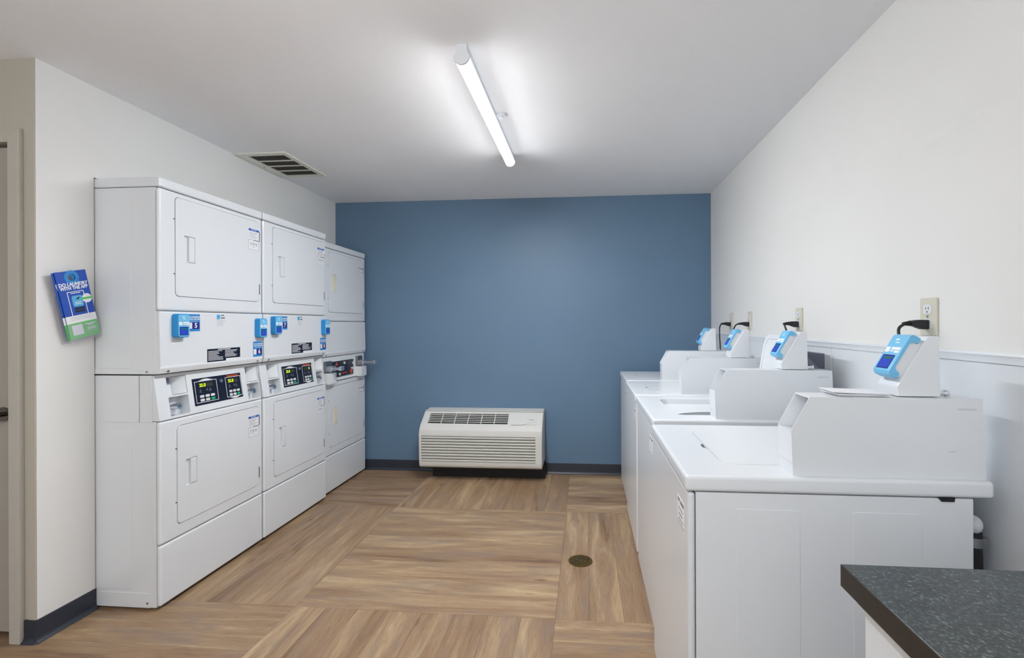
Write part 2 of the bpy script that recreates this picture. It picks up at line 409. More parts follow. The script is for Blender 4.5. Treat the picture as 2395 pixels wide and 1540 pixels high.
# ------------------------------------------------------------------ ceiling vent
v = thing('ceiling_vent', 'cream slatted return vent in the ceiling over the dryers', 'vent', (-2.11, 3.19, H))
vx0, vx1, vy0, vy1 = -2.292, -1.94, 2.955, 3.455
ix0, ix1, iy0, iy1 = -2.228, -1.975, 3.0, 3.415
bm = B()
for q in ((vx0, vx1, vy0, iy0), (vx0, vx1, iy1, vy1), (vx0, ix0, iy0, iy1), (ix1, vx1, iy0, iy1)): box(bm, *q, H-.008, H)
ob('frame', bm, VENTM, v)
ob('backing', box(B(), ix0, ix1, iy0, iy1, H-.0015, H-.0005), DARK, v)
for k in range(1, 4):
    y = iy0+(iy1-iy0)*k/4; ob('crossbar', box(B(), ix0, ix1, y-.003, y+.003, H-.009, H-.001), VENTM, v)
ns = 17
for k in range(ns):
    x = ix0+(ix1-ix0)*(k+.5)/ns
    ob('slat', prism(B(), [(x+.0052, H-.008), (x+.0066, H-.008), (x-.0052, H-.001), (x-.0066, H-.001)], 'y', iy0, iy1), VENTM, v)
bm = B()
cyl(bm, (-2.26, 3.21, H-.008), (-2.26, 3.21, H-.0105), .006, 12); ob('screw', bm, STEEL, v)

# ------------------------------------------------------------------ card reader (shared by dryers and washers)
def reader(parent, fr, hooks=False, w=.070, h=.114, d=.030):
    """fr: origin = centre on the mounting face, x right, y up, z out"""
    if hooks:
        body = ob('card_reader', frr(fr, -w/2+.003, w/2-.003, -h/2-.002, h/2+.002, .012, 0, .026, .002), PLASTIC, parent, label='white card reader body with a light blue front bracket')
        pr = [(-h/2-.004, .006), (-h/2-.004, d), (-h/2+.004, d+.007), (h/2-.004, d+.007), (h/2+.004, d), (h/2+.004, .006),
              (h/2-.013, .006), (h/2-.015, d-.006), (h/2-.022, d-.001), (-h/2+.022, d-.001), (-h/2+.015, d-.006), (-h/2+.013, .006)]
        bm = B(); prism(bm, pr, 'x', -w/2, w/2, .0015, 1); bm.transform(fr)
        ob('front_shell', bm, BLUED if False else BLUE, body, label='light blue bracket that wraps the reader'); top = d+.007
    else:
        body = ob('card_reader', frr(fr, -w/2, w/2, -h/2, h/2, .010, 0, d, .004), BLUED, parent, label='light blue plastic card reader')
        ob('front_shell', frr(fr, -w/2+.003, w/2-.003, -h/2+.003, h/2-.003, .009, d-.001, d+.003, .002), BLUE, body); top = d+.003
    ob('screen_bezel', frr(fr, -.026, .024, -h/2+.010, -.006, .002, top-.0006, top+.0006), SCREENB, body)
    ob('screen', fb(fr, -.023, .021, -h/2+.013, -.010, top, top+.0010), SCREEN, body, label='lit blue screen')
    bars('screen_banner', fr, [(-.018, .018, -.019, -.013)], GREENLCD, body, top, top+.0014)
    bars('icon_strip', fr, [(-.030, -.012, .002, .018), (-.008, .006, .004, .008), (-.006, .030, .010, .018), (.010, .030, .001, .008)], PAPER, body, top-.0004, top+.0007)
    bars('logo_mark', fr, [(-.010, .004, .040, .044), (-.006, .010, .031, .034)], PAPER, body, top-.0004, top+.0006)
    return body

# ------------------------------------------------------------------ dryers
def dryer(y0, X, label, kind, nums=None, upd=0.0):
    w_ = .712; yy = lambda v: v-2.068+y0; T = 2.024-upd; S1 = 1.978-upd; S2 = 1.399-upd*.9; S3 = 1.098 if kind != 'old' else 1.075
    t = thing('stack_dryer', label, 'dryer', (X-.35, y0+w_/2, 0), 'stacked dryers set into the left wall')
    ye = y0+w_; XB = X-.70
    # carcass shells
    lc = box(B(), XB, X-.020, y0, ye, .012, .8785, .002); box(lc, XB, X-.101, y0, ye, .876, S3-.003); box(lc, X-.103, X-.040, y0, y0+.0035, .876, S3-.003); box(lc, X-.103, X-.040, ye-.0035, ye, .876, S3-.003)
    ob('lower_cabinet', lc, ENAMEL, t)
    ob('upper_cabinet', box(B(), XB, X-.020, y0, ye, S3+.003, S1-.002, .002), ENAMEL, t)
    ob('top_cap', box(B(), XB, X+.003, y0-.0015, ye-.001, S1+.001, T, .008, 3), ENAMEL, t)
    for sx in (X-.05, X-.62):
        for sy in (y0+.05, ye-.05):
            ob('foot', cyl(B(), (sx, sy, 0), (sx, sy, .014), .018, 14), BLACK, t)
    # embossed side panels and screws, on the near side
    near = y0 < 2.5
    for z0, z1 in ((.095, .835), (1.13, 1.92-upd)) if near else ():
        ob('side_panel', prism(B(), rrpts(X-.305, X-.14, z0, z1, .006, 3), 'y', y0-.0022, y0+.001, .001, 1), ENAMEL, t)
    for z in ((.012, .08), (S3+.004, S3+.030)) if near else ():
        ob('side_skirt', prism(B(), rrpts(X-.36, X-.045, z[0], z[1], .006, 3), 'y', y0-.0025, y0+.001, .001, 1), ENAMEL, t)
    for z in (.034, S3+.015) if near else ():
        ob('screw', cyl(B(), (X-.062, y0-.0045, z), (X-.062, y0, z), .0045, 12), STEEL, t)
    FX = frame((X, y0, 0), (0, 1, 0), (0, 0, 1))      # u = along the front, v = height, n = out
    def door(z0, z1, dyl, dyr):
        a, b = y0+dyl, y0+dyr
        pan_lo, pan_hi = (.301, .876) if z0 < 1 else (S2+.002, S1-.002)
        ob('front_panel', box(B(), X-.022, X, y0+.001, ye-.001, pan_lo, pan_hi, .010, 3), ENAMEL, t,
           cuts=[prism(B(), rrpts(a, b, z0, z1, .022), 'x', X-.012, X+.02)])
        hy0, hz0 = a+.052, z0+.172
        cutbm = B(); prism(cutbm, [(X-.004, hz0), (X-.008, hz0+.004), (X-.008, hz0+.129), (X+.01, hz0+.133), (X+.01, hz0-.0)], 'y', hy0, hy0+.066)
        d = ob('door', prism(B(), rrpts(a+.0025, b-.0025, z0+.0025, z1-.0025, .020), 'x', X-.0118, X+.0035, .002, 1), ENAMEL, t, cuts=[cutbm])
        hm = CREAM if kind == 'old' else ENAMEL
        bm = B(); prism(bm, [(X-.011, hz0+.002), (X+.002, hz0+.002), (X+.004, hz0+.01), (X+.004, hz0+.12), (X+.002, hz0+.129), (X-.011, hz0+.129)], 'y', hy0+.030, hy0+.064, .001, 1)
        h = ob('door_handle', bm, hm, d)
        if kind == 'old': h['label'] = 'cream yellowed pull handle'
        for zc in ((z1-.085, z1-.145) if False else ()): pass
        for zc in (z0+.077, z1-.087):
            ob('hinge', box(B(), X-.002, X+.0045, b+.001, b+.006, zc-.031, zc+.031, .001, 1), STEEL, d)
        for zc in (z0+.11, z1-.11):
            ob('stop_pin', cyl(B(), (X-.004, a-.004, zc), (X+.002, a-.004, zc), .003, 8), INKB, d)
        # notices
        if kind != 'old':
            f2 = frame((X+.0036, b-.048, z1-.112), (0, 1, 0), (0, 0, 1))
            s = ob('notice_sticker', fb(f2, -.046, .046, -.064, .064, 0, .0005), PAPER, d, label='white notice sticker with a blue header')
            ob('sticker_header', fb(f2, -.043, .043, .047, .060, .0005, .0009), NOTICE, s)
            text('lettering', 'NOTICE', .0125, f2 @ Matrix.Translation((0, .0535, .001)), PAPER, s)
            ls = [(-.038, .03-.01*(k % 3), .036-.0075*k, .0375-.0075*k) for k in range(5)]
            ls += [(-.043, -.018, -.006, -.004), (-.004, .042, -.008, -.003)]
            ls += [(-.043, .043, -.0628, -.0618), (-.043, -.042, -.062, -.005), (.042, .043, -.062, -.005), (-.043, .043, -.006, -.0055)]
            bars('small_print', f2, ls, INK, s, .0005, .0009)
        else:
            f2 = frame((X+.0036, b-.048, z1-.105), (0, 1, 0), (0, 0, 1))
            s = ob('notice_sticker', fb(f2, -.046, .046, -.036, .036, 0, .0005), PAPER, d, label='small white notice sticker with grey border')
            bars('small_print', f2, [(-.04, -.016, .024, .030), (-.006, .040, .022, .030), (-.044, .044, -.035, -.0335), (-.044, -.0425, -.034, .033), (.0425, .044, -.034, .033), (-.044, .044, .0325, .034)], INK, s, .0005, .0009)
        if kind != 'old': zc = z1-.112-.030
        else: zc = z1-.105-.006
        f3 = frame((X+.0041, b-.048, zc), (0, 1, 0), (0, 0, 1))
        bars('pictogram', f3, [(-.026, -.023, -.011, .011), (-.020, -.010, .006, .008), (-.015, -.005, -.002, .0), (-.004, -.001, -.010, .010), (.003, .018, .004, .006), (.006, .020, -.004, -.002), (.021, .024, -.009, .009), (-.012, .008, -.018, -.0165)], INK, s, 0, .0005)
    door(.362, .842, .092, .674)
    door(1.470-upd*.9, 1.954-upd, .085, .682 if kind != 'old' else .668)
    ob('base_panel', box(B(), X-.022, X, y0+.001, ye-.001, .016, .297, .010, 3), ENAMEL, t)
    # middle fascia with a chamfered lower lip
    z0 = S3+.006
    pts = [(X-.03, S2-.002), (X-.004, S2-.002), (X, S2-.006), (X+.001, S3+.040), (X+.004, S3+.030), (X-.004, S3+.004), (X-.03, S3+.004)]
    ob('middle_fascia', prism(B(), pts, 'y', y0+.001, ye-.001, .004, 2), ENAMEL, t)
    for sy in (y0+.045, ye-.045):
        ob('screw', cyl(B(), (X+.0, sy, S3+.016), (X+.0045, sy, S3+.014), .005, 12), STEEL, t)
    # control console
    if kind != 'old':
        A = Vector((X-.034, 0, 1.096)); C = Vector((X-.002, 0, .880))
        bm = B(); prism(bm, [(X-.10, 1.096), (A.x, A.z), (C.x, C.z), (X-.10, .880)], 'y', y0+.004, ye-.004, .005, 2)
        up = (A-C).normalized(); FC = frame((C.x, y0, C.z), (0, 1, 0), up)
        def niche(u0, u1, v0, v1, dep=.055):
            b = B(); prism(b, rrpts(u0, u1, v0, v1, .004, 2), 'z', -dep, .02); b.transform(FC); return b
        ls = (.066, .180); rs = (.598, .700)
        cuts = [niche(a, b, .112, .203) for a, b in (ls, rs)] + [niche(a, b, .012, .104) for a, b in (ls, rs)]
        ob('control_console', bm, ENAMEL, t, cuts=cuts)
        for (a, b) in (ls, rs):
            # sloping inner cheek of the niche
            bb_ = B(); prism(bb_, [(b-.034, -.054), (b-.001, -.004), (b-.001, -.054)], 'y', .114, .201); 
            for vv in bb_.verts: vv.co = Vector((vv.co.x, vv.co.y, vv.co.z))
            bb_.transform(FC); ob('niche_cheek', bb_, ENAMEL, t)
            ob('coin_chute', fb(FC, a+.012, a+.060, .168, .200, -.054, -.040, .002), GREYPL, t)
            ob('coin_door', fb(FC, a+.006, b-.030, .016, .100, -.054, -.042, .003), GREYPL if False else PLASTIC, t)
            cy = a+.062
            bm2 = B(); cyl(bm2, FC @ Vector((cy, .056, -.045)), FC @ Vector((cy, .056, -.006)), .016, 22); lk = ob('lock', bm2, CHROME, t)
            ob('key_slot', fb(FC, cy-.008, cy+.006, .054, .058, -.007, -.0052), DARK, lk)
            ob('latch_bar', fb(FC, a+.004, cy, .064, .070, -.044, -.034, .001), STEEL, t)
            ob('niche_slot', fb(FC, a+.003, a+.030, .082, .094, -.043, -.040), GREYPL, t)
        # control panel
        cp = ob('control_panel', fb(FC, .212, .556, .036, .176, -.001, .0012, .0004, 1), NAVY, t, label='dark navy control panel with two framed displays')
        for q, (u0, u1) in enumerate(((.224, .372), (.434, .552))):
            f = FC @ Matrix.Translation((0, 0, .0012)); lo, hi = .048, .160
            ob('panel_outline', None or _ring(f, u0, u1, lo, hi, .0025), PAPER, cp)
            uc = (u0+u1)/2; s = (u1-u0)/.148
            if q == 0: _tri(f, [(uc-.05*s, hi+.001), (uc+.05*s, hi+.001), (uc+.01, hi+.010), (uc-.01, hi+.010)], PAPER, cp)
            else: _tri(f, [(uc-.05*s, lo-.001), (uc+.05*s, lo-.001), (uc+.01, lo-.010), (uc-.01, lo-.010)], PAPER, cp)
            ob('digit_window', fb(f, uc-.045*s, uc+.045*s, hi-.033, hi-.012, 0, .0006), LEDBG, cp)
            body, dx = ('25.0', -.024*s) if (nums[0] == '5' or q == 0) else ('0', .033*s)
            text('digits', body, .024, f @ Matrix.Translation((dx, 0, 0)) @ Matrix.Translation((uc, hi-.0225, .0009)), LED, cp, bold=.0004)
            ic = []
            for bu, n in ((uc-.040*s, 3), (uc+.004*s, 2), (uc+.024*s, 3)):
                for k in range(n): ic.append((bu-.004-.0015*k, bu+.004+.0015*k, hi-.046-.006*k, hi-.043-.006*k))
            bars('pictogram', f, ic, INK, cp, 0, .0005)
            for r_ in range(2):
                for c_ in range(3):
                    bu = uc+(-.036+.036*c_)*s; bv = lo+.013+.019*(1-r_)
                    g = (r_ == 1 and c_ == 2)
                    bt = ob('button', frr(f, bu-.013*s, bu+.013*s, bv-.0065, bv+.0065, .003, 0, .0020, .0004), GREENBT if g else BUTTON, cp)
                    if g: bt['label'] = 'green start button'
        text('brand_lettering', 'Speed Queen', .0135, FC @ Matrix.Translation((.492, .1665, .0014)), ORANGE, cp, bold=.0006, sx=1.15)
        b5 = B(); cyl(b5, FC @ Vector((.403, .146, 0)), FC @ Vector((.403, .146, .006)), .009, 18); ob('panel_key_lock', b5, CHROME, cp)
        # readers and stickers on the fascia
        reader(t, FX @ Matrix.Translation((.101, 1.3285, .001)))
        reader(t, FX @ Matrix.Translation((.679, 1.3125, .001)))
        for (u0, u1, v0, v1, n) in ((.158, .237, 1.300, 1.386, nums[0]), (.629, .712, 1.140, 1.231, nums[1])):
            f = FX @ Matrix.Translation((0, 0, .001)); hh = v1-v0
            s = ob('number_sticker', fb(f, u0, u1-.003, v0, v1, 0, .0006), STK, t, label='blue number sticker reading '+n)
            um = u0+(u1-u0)*.36
            ob('number_field', fb(f, um, u1-.008, v0+hh*.13, v0+hh*.52, .0006, .001), STKN, s)
            ob('white_square', fb(f, u0+.004, um-.002, v0+hh*.15, v0+hh*.50, .0006, .001), PAPER, s)
            text('lettering', 'DO LAUNDRY', .0115, f @ Matrix.Translation(((u0+u1)/2, v0+hh*.83, .0009)), PAPER, s, bold=.0003)
            text('lettering', 'WITH THE APP', .0105, f @ Matrix.Translation(((u0+u1)/2, v0+hh*.70, .0009)), PAPER, s, bold=.0003)
            bars('small_print', f, [(u0+.014, u1-.018, v0+hh*.585, v0+hh*.60)], PAPER, s, .0006, .0009)
            text('number', n, hh*.40, f @ Matrix.Translation(((um+u1-.008)/2, v0+hh*.325, .0013)), PAPER, s, bold=.001)
        # small logo sticker
        f = FX @ Matrix.Translation((0, 0, .0012))
        s = ob('logo_sticker', frr(f, .348, .370, 1.362, 1.388, .003, 0, .0006), BLUE, t)
        bars('logo_mark', f, [(.351, .367, 1.368, 1.372), (.351, .367, 1.376, 1.382)], STK, s, .0006, .0009)
        bars('logo_print', f, [(.377, .400, 1.381, 1.387), (.377, .405, 1.366, 1.373)], INK, t, 0, .0006)
        bars('small_print', f, [(.350, .410, 1.352, 1.353), (.350, .395, 1.341, 1.342), (.350, .390, 1.330, 1.331)], INK, t, 0, .0005)
        # black operating instructions with rows of white print
        s = ob('instruction_plate', fb(f, .281, .520, 1.135, 1.204, -.0002, .0006), NAVY, t, label='dark operating instructions plate with rows of white print')
        ob('blank_strip', fb(f, .412, .520, 1.135, 1.148, .0006, .0009), PAPER, s)
        rows = [(.355, .445, 1.197, 1.201)]
        for k in range(8):
            z = 1.190-.0066*k
            rows.append((.287, .287+random.uniform(.06, .105), z, z+.0026))
            if z > 1.155: rows.append((.405, .405+random.uniform(.06, .105), z, z+.0026))
        bars('small_print', f, rows, PAPER, s, .0006, .0009)
    else:
        pts = [(X-.10, S3), (X-.012, S3), (X-.006, .885), (X-.03, .880), (X-.10, .880)]
        ob('control_console', prism(B(), pts, 'y', y0+.001, ye-.001, .004, 2), ENAMEL, t)
        ob('console_ledge', prism(B(), [(X-.02, .884), (X+.012, .884), (X+.004, .898), (X-.02, .900)], 'y', y0+.01, ye-.008, .001, 1), ENAMEL, t)
        f = frame((X-.008, y0, 0), (0, 1, 0), (0, 0, 1))
        cp = ob('control_panel', fb(f, .150, .500, .903, 1.034, -.002, .0022, .0004, 1), NAVY, t, label='black control panel with orange arrows')
        g = f @ Matrix.Translation((0, 0, .0022))
        _tri(g, [(.200, 1.00), (.236, 1.00), (.218, 1.028)], ORANGE, cp, 'orange_arrow')
        _tri(g, [(.438, .946), (.486, .946), (.462, .905)], ORANGE, cp, 'orange_arrow')
        bars('panel_outline', g, [(.418, .420, .955, 1.03), (.418, .496, .968, .970), (.282, .284, .908, .972), (.282, .42, .908, .910)], INK, cp)
        text('brand_lettering', 'Speed Queen', .016, g @ Matrix.Translation((.345, .930, .0004)), ORANGE, cp, bold=.0006)
        bars('pictogram', g, [(.435, .445, 1.020, 1.023), (.475, .485, 1.020, 1.023), (.435, .445, 1.000, 1.003), (.50-.03, .50-.02, .985, .988)], INK, cp)
        for (a, b) in ((.338, 1.012), (.488, 1.0), (.470, .957), (.262, .925)):
            b6 = B(); cyl(b6, g @ Vector((a, b, 0)), g @ Vector((a, b, .008)), .010, 18); ob('button', b6, BUTTON, cp)
        # two coin slides with vault boxes under them
        for k, (yc, hh, ln) in enumerate(((y0+.072, 1.0, .118), (y0+.590, 1.01, .150))):
            ob('coin_plate', box(B(), X-.010, X+.012, yc-.045, yc+.045, hh-.040, hh+.045, .003), STEEL, t)
            cs = ob('coin_slide', box(B(), X+.010, X+.050, yc-.034, yc+.034, hh-.034, hh+.008, .003), CHROME, t, label='chrome coin slide sticking out of the console')
            for sgn in (-1, 1):
                ob('slide_rail', box(B(), X+.048, X+ln, yc+sgn*.020-.004, yc+sgn*.020+.004, hh-.022, hh-.004, .001, 1), CHROME, cs)
            ob('slide_grip', box(B(), X+ln-.012, X+ln+.006, yc-.026, yc+.026, hh-.026, hh+.006, .002), CHROME, cs)
            vb = ob('coin_box', box(B(), X-.012, X+.048, yc-.055, yc+.05, hh-.132, hh-.046, .004), ENAMEL, t)
            ob('coin_box_door', box(B(), X+.046, X+.0495, yc-.035, yc+.03, hh-.124, hh-.054, .002), ENAMEL, vb)
    return t
def _ring(f, u0, u1, v0, v1, w_):
    bm = B()
    for q in ((u0, u1, v1-w_, v1), (u0, u1, v0, v0+w_), (u0, u0+w_, v0+w_, v1-w_), (u1-w_, u1, v0+w_, v1-w_)): box(bm, *q, 0, .0005)
    bm.transform(f); return bm
def _tri(f, pts, m, parent, name='panel_peak'):
    bm = B(); prism(bm, pts, 'z', 0, .0006); bm.transform(f); return ob(name, bm, m, parent)
dryer(2.068, -1.975, 'white stacked dryer nearest the camera, with number stickers 5 and 6', 'new', ('5', '6'))
dryer(2.787, -1.972, 'middle white stacked dryer, with number stickers 7 and 8', 'new', ('7', '8'))
dryer(3.503, -2.003, 'white stacked dryer against the blue wall, with chrome coin slides and cream handles', 'old', upd=.047)

# ------------------------------------------------------------------ washers
def washer(x0, y0, label, idx, wd=.652, openlid=False):
    XB_ = .985; ye = y0+wd; LT = .925
    t = thing('washing_machine', label, 'washer', ((x0+XB_)/2, (y0+ye)/2, 0), 'top loading washers along the right wall')
    ob('cabinet', box(B(), x0+.024, XB_, y0+.002, ye-.002, .018, .880, .004), ENAMEL, t)
    ob('front_panel', box(B(), x0+.003, x0+.0225, y0+.001, ye-.001, .020, .878, .008, 3), ENAMEL, t)
    for sx in (x0+.05, XB_-.05):
        for sy in (y0+.05, ye-.05): ob('foot', cyl(B(), (sx, sy, 0), (sx, sy, .022), .018, 14), BLACK, t)
    # worktop
    lx0, lx1, ly0, ly1 = .392, .882, y0+.108, y0+.555
    tb = B(); box(tb, x0-.004, 1.032, y0-.004, ye+.004, .882, LT, .010, 3)
    if openlid:
        cut1 = B(); prism(cut1, rrpts(lx0, lx1, ly0, ly1, .05), 'z', LT-.026, LT+.05)
        cut2 = B(); cyl(cut2, (.62, y0+.215, .80), (.62, y0+.215, 1.0), .20, 48); cut2.transform(Matrix.Translation((0, y0+.215, 0)) @ Matrix.Diagonal((1, .58, 1, 1)) @ Matrix.Translation((0, -y0-.215, 0)))
        top = ob('worktop', tb, ENAMEL, t, cuts=[cut1, cut2])
        cy_ = y0+.215
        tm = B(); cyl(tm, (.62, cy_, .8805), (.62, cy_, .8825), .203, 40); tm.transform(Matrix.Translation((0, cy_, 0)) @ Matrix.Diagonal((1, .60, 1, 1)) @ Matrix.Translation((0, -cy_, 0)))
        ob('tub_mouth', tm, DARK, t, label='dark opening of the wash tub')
        ag = B(); cyl(ag, (.60, cy_, .8825), (.60, cy_, .8945), .045, 24, r2=.03); ob('agitator', ag, PLASTIC, t)
        # raised lid
        lid = B(); prism(lid, rrpts(ly0+.008, ly1+.035, 0, .352, .055), 'x', -.006, .006, .004, 2)
        tilt = math.radians(9.5)
        lid.transform(Matrix.Translation((.905, 0, LT)) @ Matrix.Rotation(tilt, 4, 'Y'))
        cutl = B(); prism(cutl, rrpts(ly0+.030, ly1+.010, .03, .328, .045), 'x', -.02, -.003)
        cutl.transform(Matrix.Translation((.905, 0, LT)) @ Matrix.Rotation(tilt, 4, 'Y'))
        l_ = ob('lid', lid, ENAMEL, t, cuts=[cutl], label='raised lid leaning back')
        ob('lid_sticker', _tr(box(B(), -.0035, -.0028, ly0+.24, ly0+.30, .18, .23), Matrix.Translation((.905, 0, LT)) @ Matrix.Rotation(tilt, 4, 'Y')), PAPER, l_)
    else:
        cut1 = B(); prism(cut1, rrpts(lx0, lx1, ly0, ly1, .05), 'z', LT-.006, LT+.02)
        cut2 = B(); prism(cut2, [(lx0-.012, y0+.30), (lx0+.01, y0+.26), (lx0+.01, y0+.36), (lx0-.012, y0+.33)], 'z', LT-.012, LT+.02)
        ob('worktop', tb, ENAMEL, t, cuts=[cut1, cut2])
        ob('lid', prism(B(), rrpts(lx0+.0015, lx1-.0015, ly0+.0015, ly1-.0015, .0485), 'z', LT-.0058, LT+.0012, .001, 1), ENAMEL, t)
    # narrow coin box with a hollow sloping mouth
    cb0, cb1 = y0+.017, y0+.105; bx = .548
    prof = [(bx, LT), (bx-.004, 1.045), (bx+.044, 1.134), (1.018, 1.132), (1.026, LT)]
    cutm = B(); prism(cutm, [(bx-.03, 1.047), (bx+.045, 1.034), (bx+.075, 1.1305), (bx+.03, 1.1305), (bx+.02, 1.20)], 'y', cb0+.003, cb1-.003)
    cbm = B(); prism(cbm, prof, 'y', cb0, cb1)
    cbx = ob('coin_box', cbm, ENAMEL, t, cuts=[cutm])
    ob('coin_box_lock', cyl(B(), (bx+.052, cb0+.035, 1.092), (bx+.075, cb0+.035, 1.092), .006, 12), STEEL, cbx)
    ob('seam', box(B(), bx-.0022, bx-.001, cb0+.002, cb1-.002, .957, .9585), ENAMEL2, cbx)
    ob('pressed_slot', box(B(), .958, 1.004, cb0-.0008, cb0+.001, 1.103, 1.108, .0005, 1), ENAMEL2, cbx)
    ob('pressed_slot', box(B(), .935, .955, cb0-.0008, cb0+.001, .995, .998, .0005, 1), ENAMEL2, cbx)
    # pedestal
    pd = B(); prism(pd, [(.824, 1.134), (.822, 1.160), (.899, 1.293), (.928, 1.294), (.932, 1.134)], 'y', cb0+.020, cb0+.108, .004, 2)
    ped = ob('reader_pedestal', pd, ENAMEL, t)
    sl = Vector((.899-.822, 0, 1.293-1.160)).normalized()
    mid = Vector(((.822+.899)/2+.002, cb0+.062, (1.16+1.293)/2+.004))
    fr = frame(mid, (0, -1, 0), sl)
    reader(t, fr, hooks=True, w=.070, h=.116, d=.028)
    lkb = B(); cyl(lkb, (.934, cb0+.035, 1.142), (.950, cb0+.035, 1.142), .006, 12); cyl(lkb, (.950, cb0+.035, 1.142), (.958, cb0+.035, 1.142), .009, 12)
    ob('padlock_stud', lkb, CHROME, t)
    # front sticker
    f = frame((x0+.0028, y0+.093, .790), (0, -1, 0), (0, 0, 1))
    s = ob('notice_sticker', fb(f, -.046, .046, -.038, .038, 0, .0005), PAPER, t)
    bars('small_print', f, [(-.04, -.014, .024, .032), (-.004, .040, .022, .032), (-.044, .044, -.037, -.035), (-.03, .03, .004, .007), (-.024, .02, -.012, -.008), (-.03, .03, -.026, -.023)], INK, s, .0005, .0009)
    # side panels pressed into the near side
    for a, b in ((.397, .559), (.692, .86)):
        ob('side_panel', prism(B(), rrpts(a, b, .09, .838, .006, 3), 'y', y0+.0005, y0+.003, .001, 1), ENAMEL, t)
    return t
def _tr(bm, m): bm.transform(m); return bm
w1 = washer(.268, 1.306, 'white top load washer nearest the camera, behind the black counter', 1)
w2 = washer(.286, 2.060, 'white top load washer with its lid raised', 2, openlid=True)
w3 = washer(.286, 2.772, 'white top load washer just beyond the one with its lid raised', 3)
w4 = washer(.297, 3.472, 'white top load washer closest to the blue back wall', 4, wd=.645)
ob('hinge_clip', prism(B(), [(.898, .882), (.938, .882), (.936, .872), (.906, .872)], 'y', 1.3045, 1.310), BLACK, w1)
hb = B(); box(hb, .985, 1.022, 1.345, 1.375, .775, .820, .010, 3); sphere(hb, (1.022, 1.36, .795), .020, (1, 1, 1.2))
ob('hose_elbow', hb, PLASTIC, w1)
ob('drain_hose', tube(B(), [(1.022, 1.36, .775), (1.023, 1.36, .70), (1.03, 1.36, .50), (1.03, 1.36, .2), (1.03, 1.36, .03)], .019, 14), BLACK, w1)
hc = B(); cyl(hc, (1.022, 1.36, .765), (1.022, 1.36, .740), .0215, 20); box(hc, 1.042, 1.056, 1.352, 1.366, .744, .762, .002); ob('hose_clamp', hc, STEEL, w1)

# ------------------------------------------------------------------ outlets, plugs, cords
def outlet(y, label):
    t = thing('wall_outlet', label, 'outlet', (XR, y, 1.35), 'outlets above the washers')
    ob('cover_plate', box(B(), XR-.008, XR, y-.036, y+.036, 1.290, 1.408, .003), OUTLET, t)
    for z in (1.372, 1.326):
        o = ob('socket_face', frame_box(XR-.010, XR-.007, y-.017, y+.017, z-.015, z+.015), PLASTIC, t)
        for dy in (-.006, .006): ob('socket_slot', box(B(), XR-.0104, XR-.0098, y+dy-.001, y+dy+.001, z-.001, z+.008), INKB, o)
        ob('ground_hole', cyl(B(), (XR-.0104, y, z-.008), (XR-.0098, y, z-.008), .0025, 10), INKB, o)
    ob('screw', cyl(B(), (XR-.0095, y-.0, 1.349), (XR-.0075, y, 1.349), .003, 10), STEEL, t)
    return t
def frame_box(x0, x1, y0, y1, z0, z1):
    return prism(B(), rrpts(y0, y1, z0, z1, .006, 3), 'x', x0, x1)
def cord(y, pts, label):
    t = thing('power_cord', label, 'power cord', (XR-.03, y, 1.326), 'black cords plugged in above the washers')
    pb = B(); prism(pb, [(XR-.0105, 1.339), (XR-.0105, 1.309), (XR-.030, 1.309), (XR-.040, 1.318), (XR-.062, 1.320), (XR-.062, 1.336), (XR-.040, 1.339)], 'y', y-.012, y+.012, .003, 2)
    ob('plug', pb, BLACK, t)
    sr = B()
    for k in range(4): cyl(sr, (XR-.060-.006*k, y, 1.328-.0005*k), (XR-.0645-.006*k, y, 1.328-.0005*k), .0085-.001*k, 12)
    ob('strain_relief', sr, BLACK, t)
    ob('cable', tube(B(), [(XR-.076, y, 1.3265)]+pts, .0045, 10), BLACK, t)
def proj_cord(y, xs):
    return xs
for y, lb in ((1.609, 'ivory wall outlet nearest the camera'), (2.53, 'second ivory wall outlet from the camera'),
              (3.262, 'third ivory wall outlet from the camera'), (3.66, 'ivory wall outlet closest to the blue wall')): outlet(y, lb)
cord(1.609, [(.985, 1.60, 1.31), (.972, 1.57, 1.27), (.965, 1.52, 1.2), (.962, 1.46, 1.14)], 'black cord plugged into the outlet nearest the camera')
cord(2.53, [(1.003, 2.51, 1.315), (.995, 2.47, 1.29), (.992, 2.42, 1.22), (.995, 2.38, 1.10)], 'black cord plugged in above the washer with raised lid')
cord(3.262, [(.985, 3.25, 1.315), (.955, 3.20, 1.27), (.942, 3.12, 1.2), (.94, 3.0, 1.14)], 'black cord plugged into the third outlet from the camera')
cord(3.66, [(.990, 3.64, 1.30), (.984, 3.62, 1.24), (.982, 3.60, 1.18), (.982, 3.595, 1.136)], 'black cord hanging straight down from the outlet by the blue wall')
# recessed supply box in the panelling behind the open washer
t = thing('supply_box', 'grey recessed supply box in the white panelling behind the open washer', 'wall box', (XR-.01, 2.37, 1.15))
ob('back_plate', box(B(), XR-.0062, XR-.0052, 2.27, 2.47, 1.06, 1.192), GREYPL, t)
ob('diagonal_flap', prism(B(), [(2.47, 1.178), (2.47, 1.140), (2.31, 1.06), (2.268, 1.06), (2.268, 1.105)][:0] or [(2.468, 1.186), (2.468, 1.150), (2.36, 1.06), (2.272, 1.06), (2.272, 1.098)], 'x', XR-.009, XR-.0063), mat('pale_grey_plastic', (168, 170, 190), .5), t)

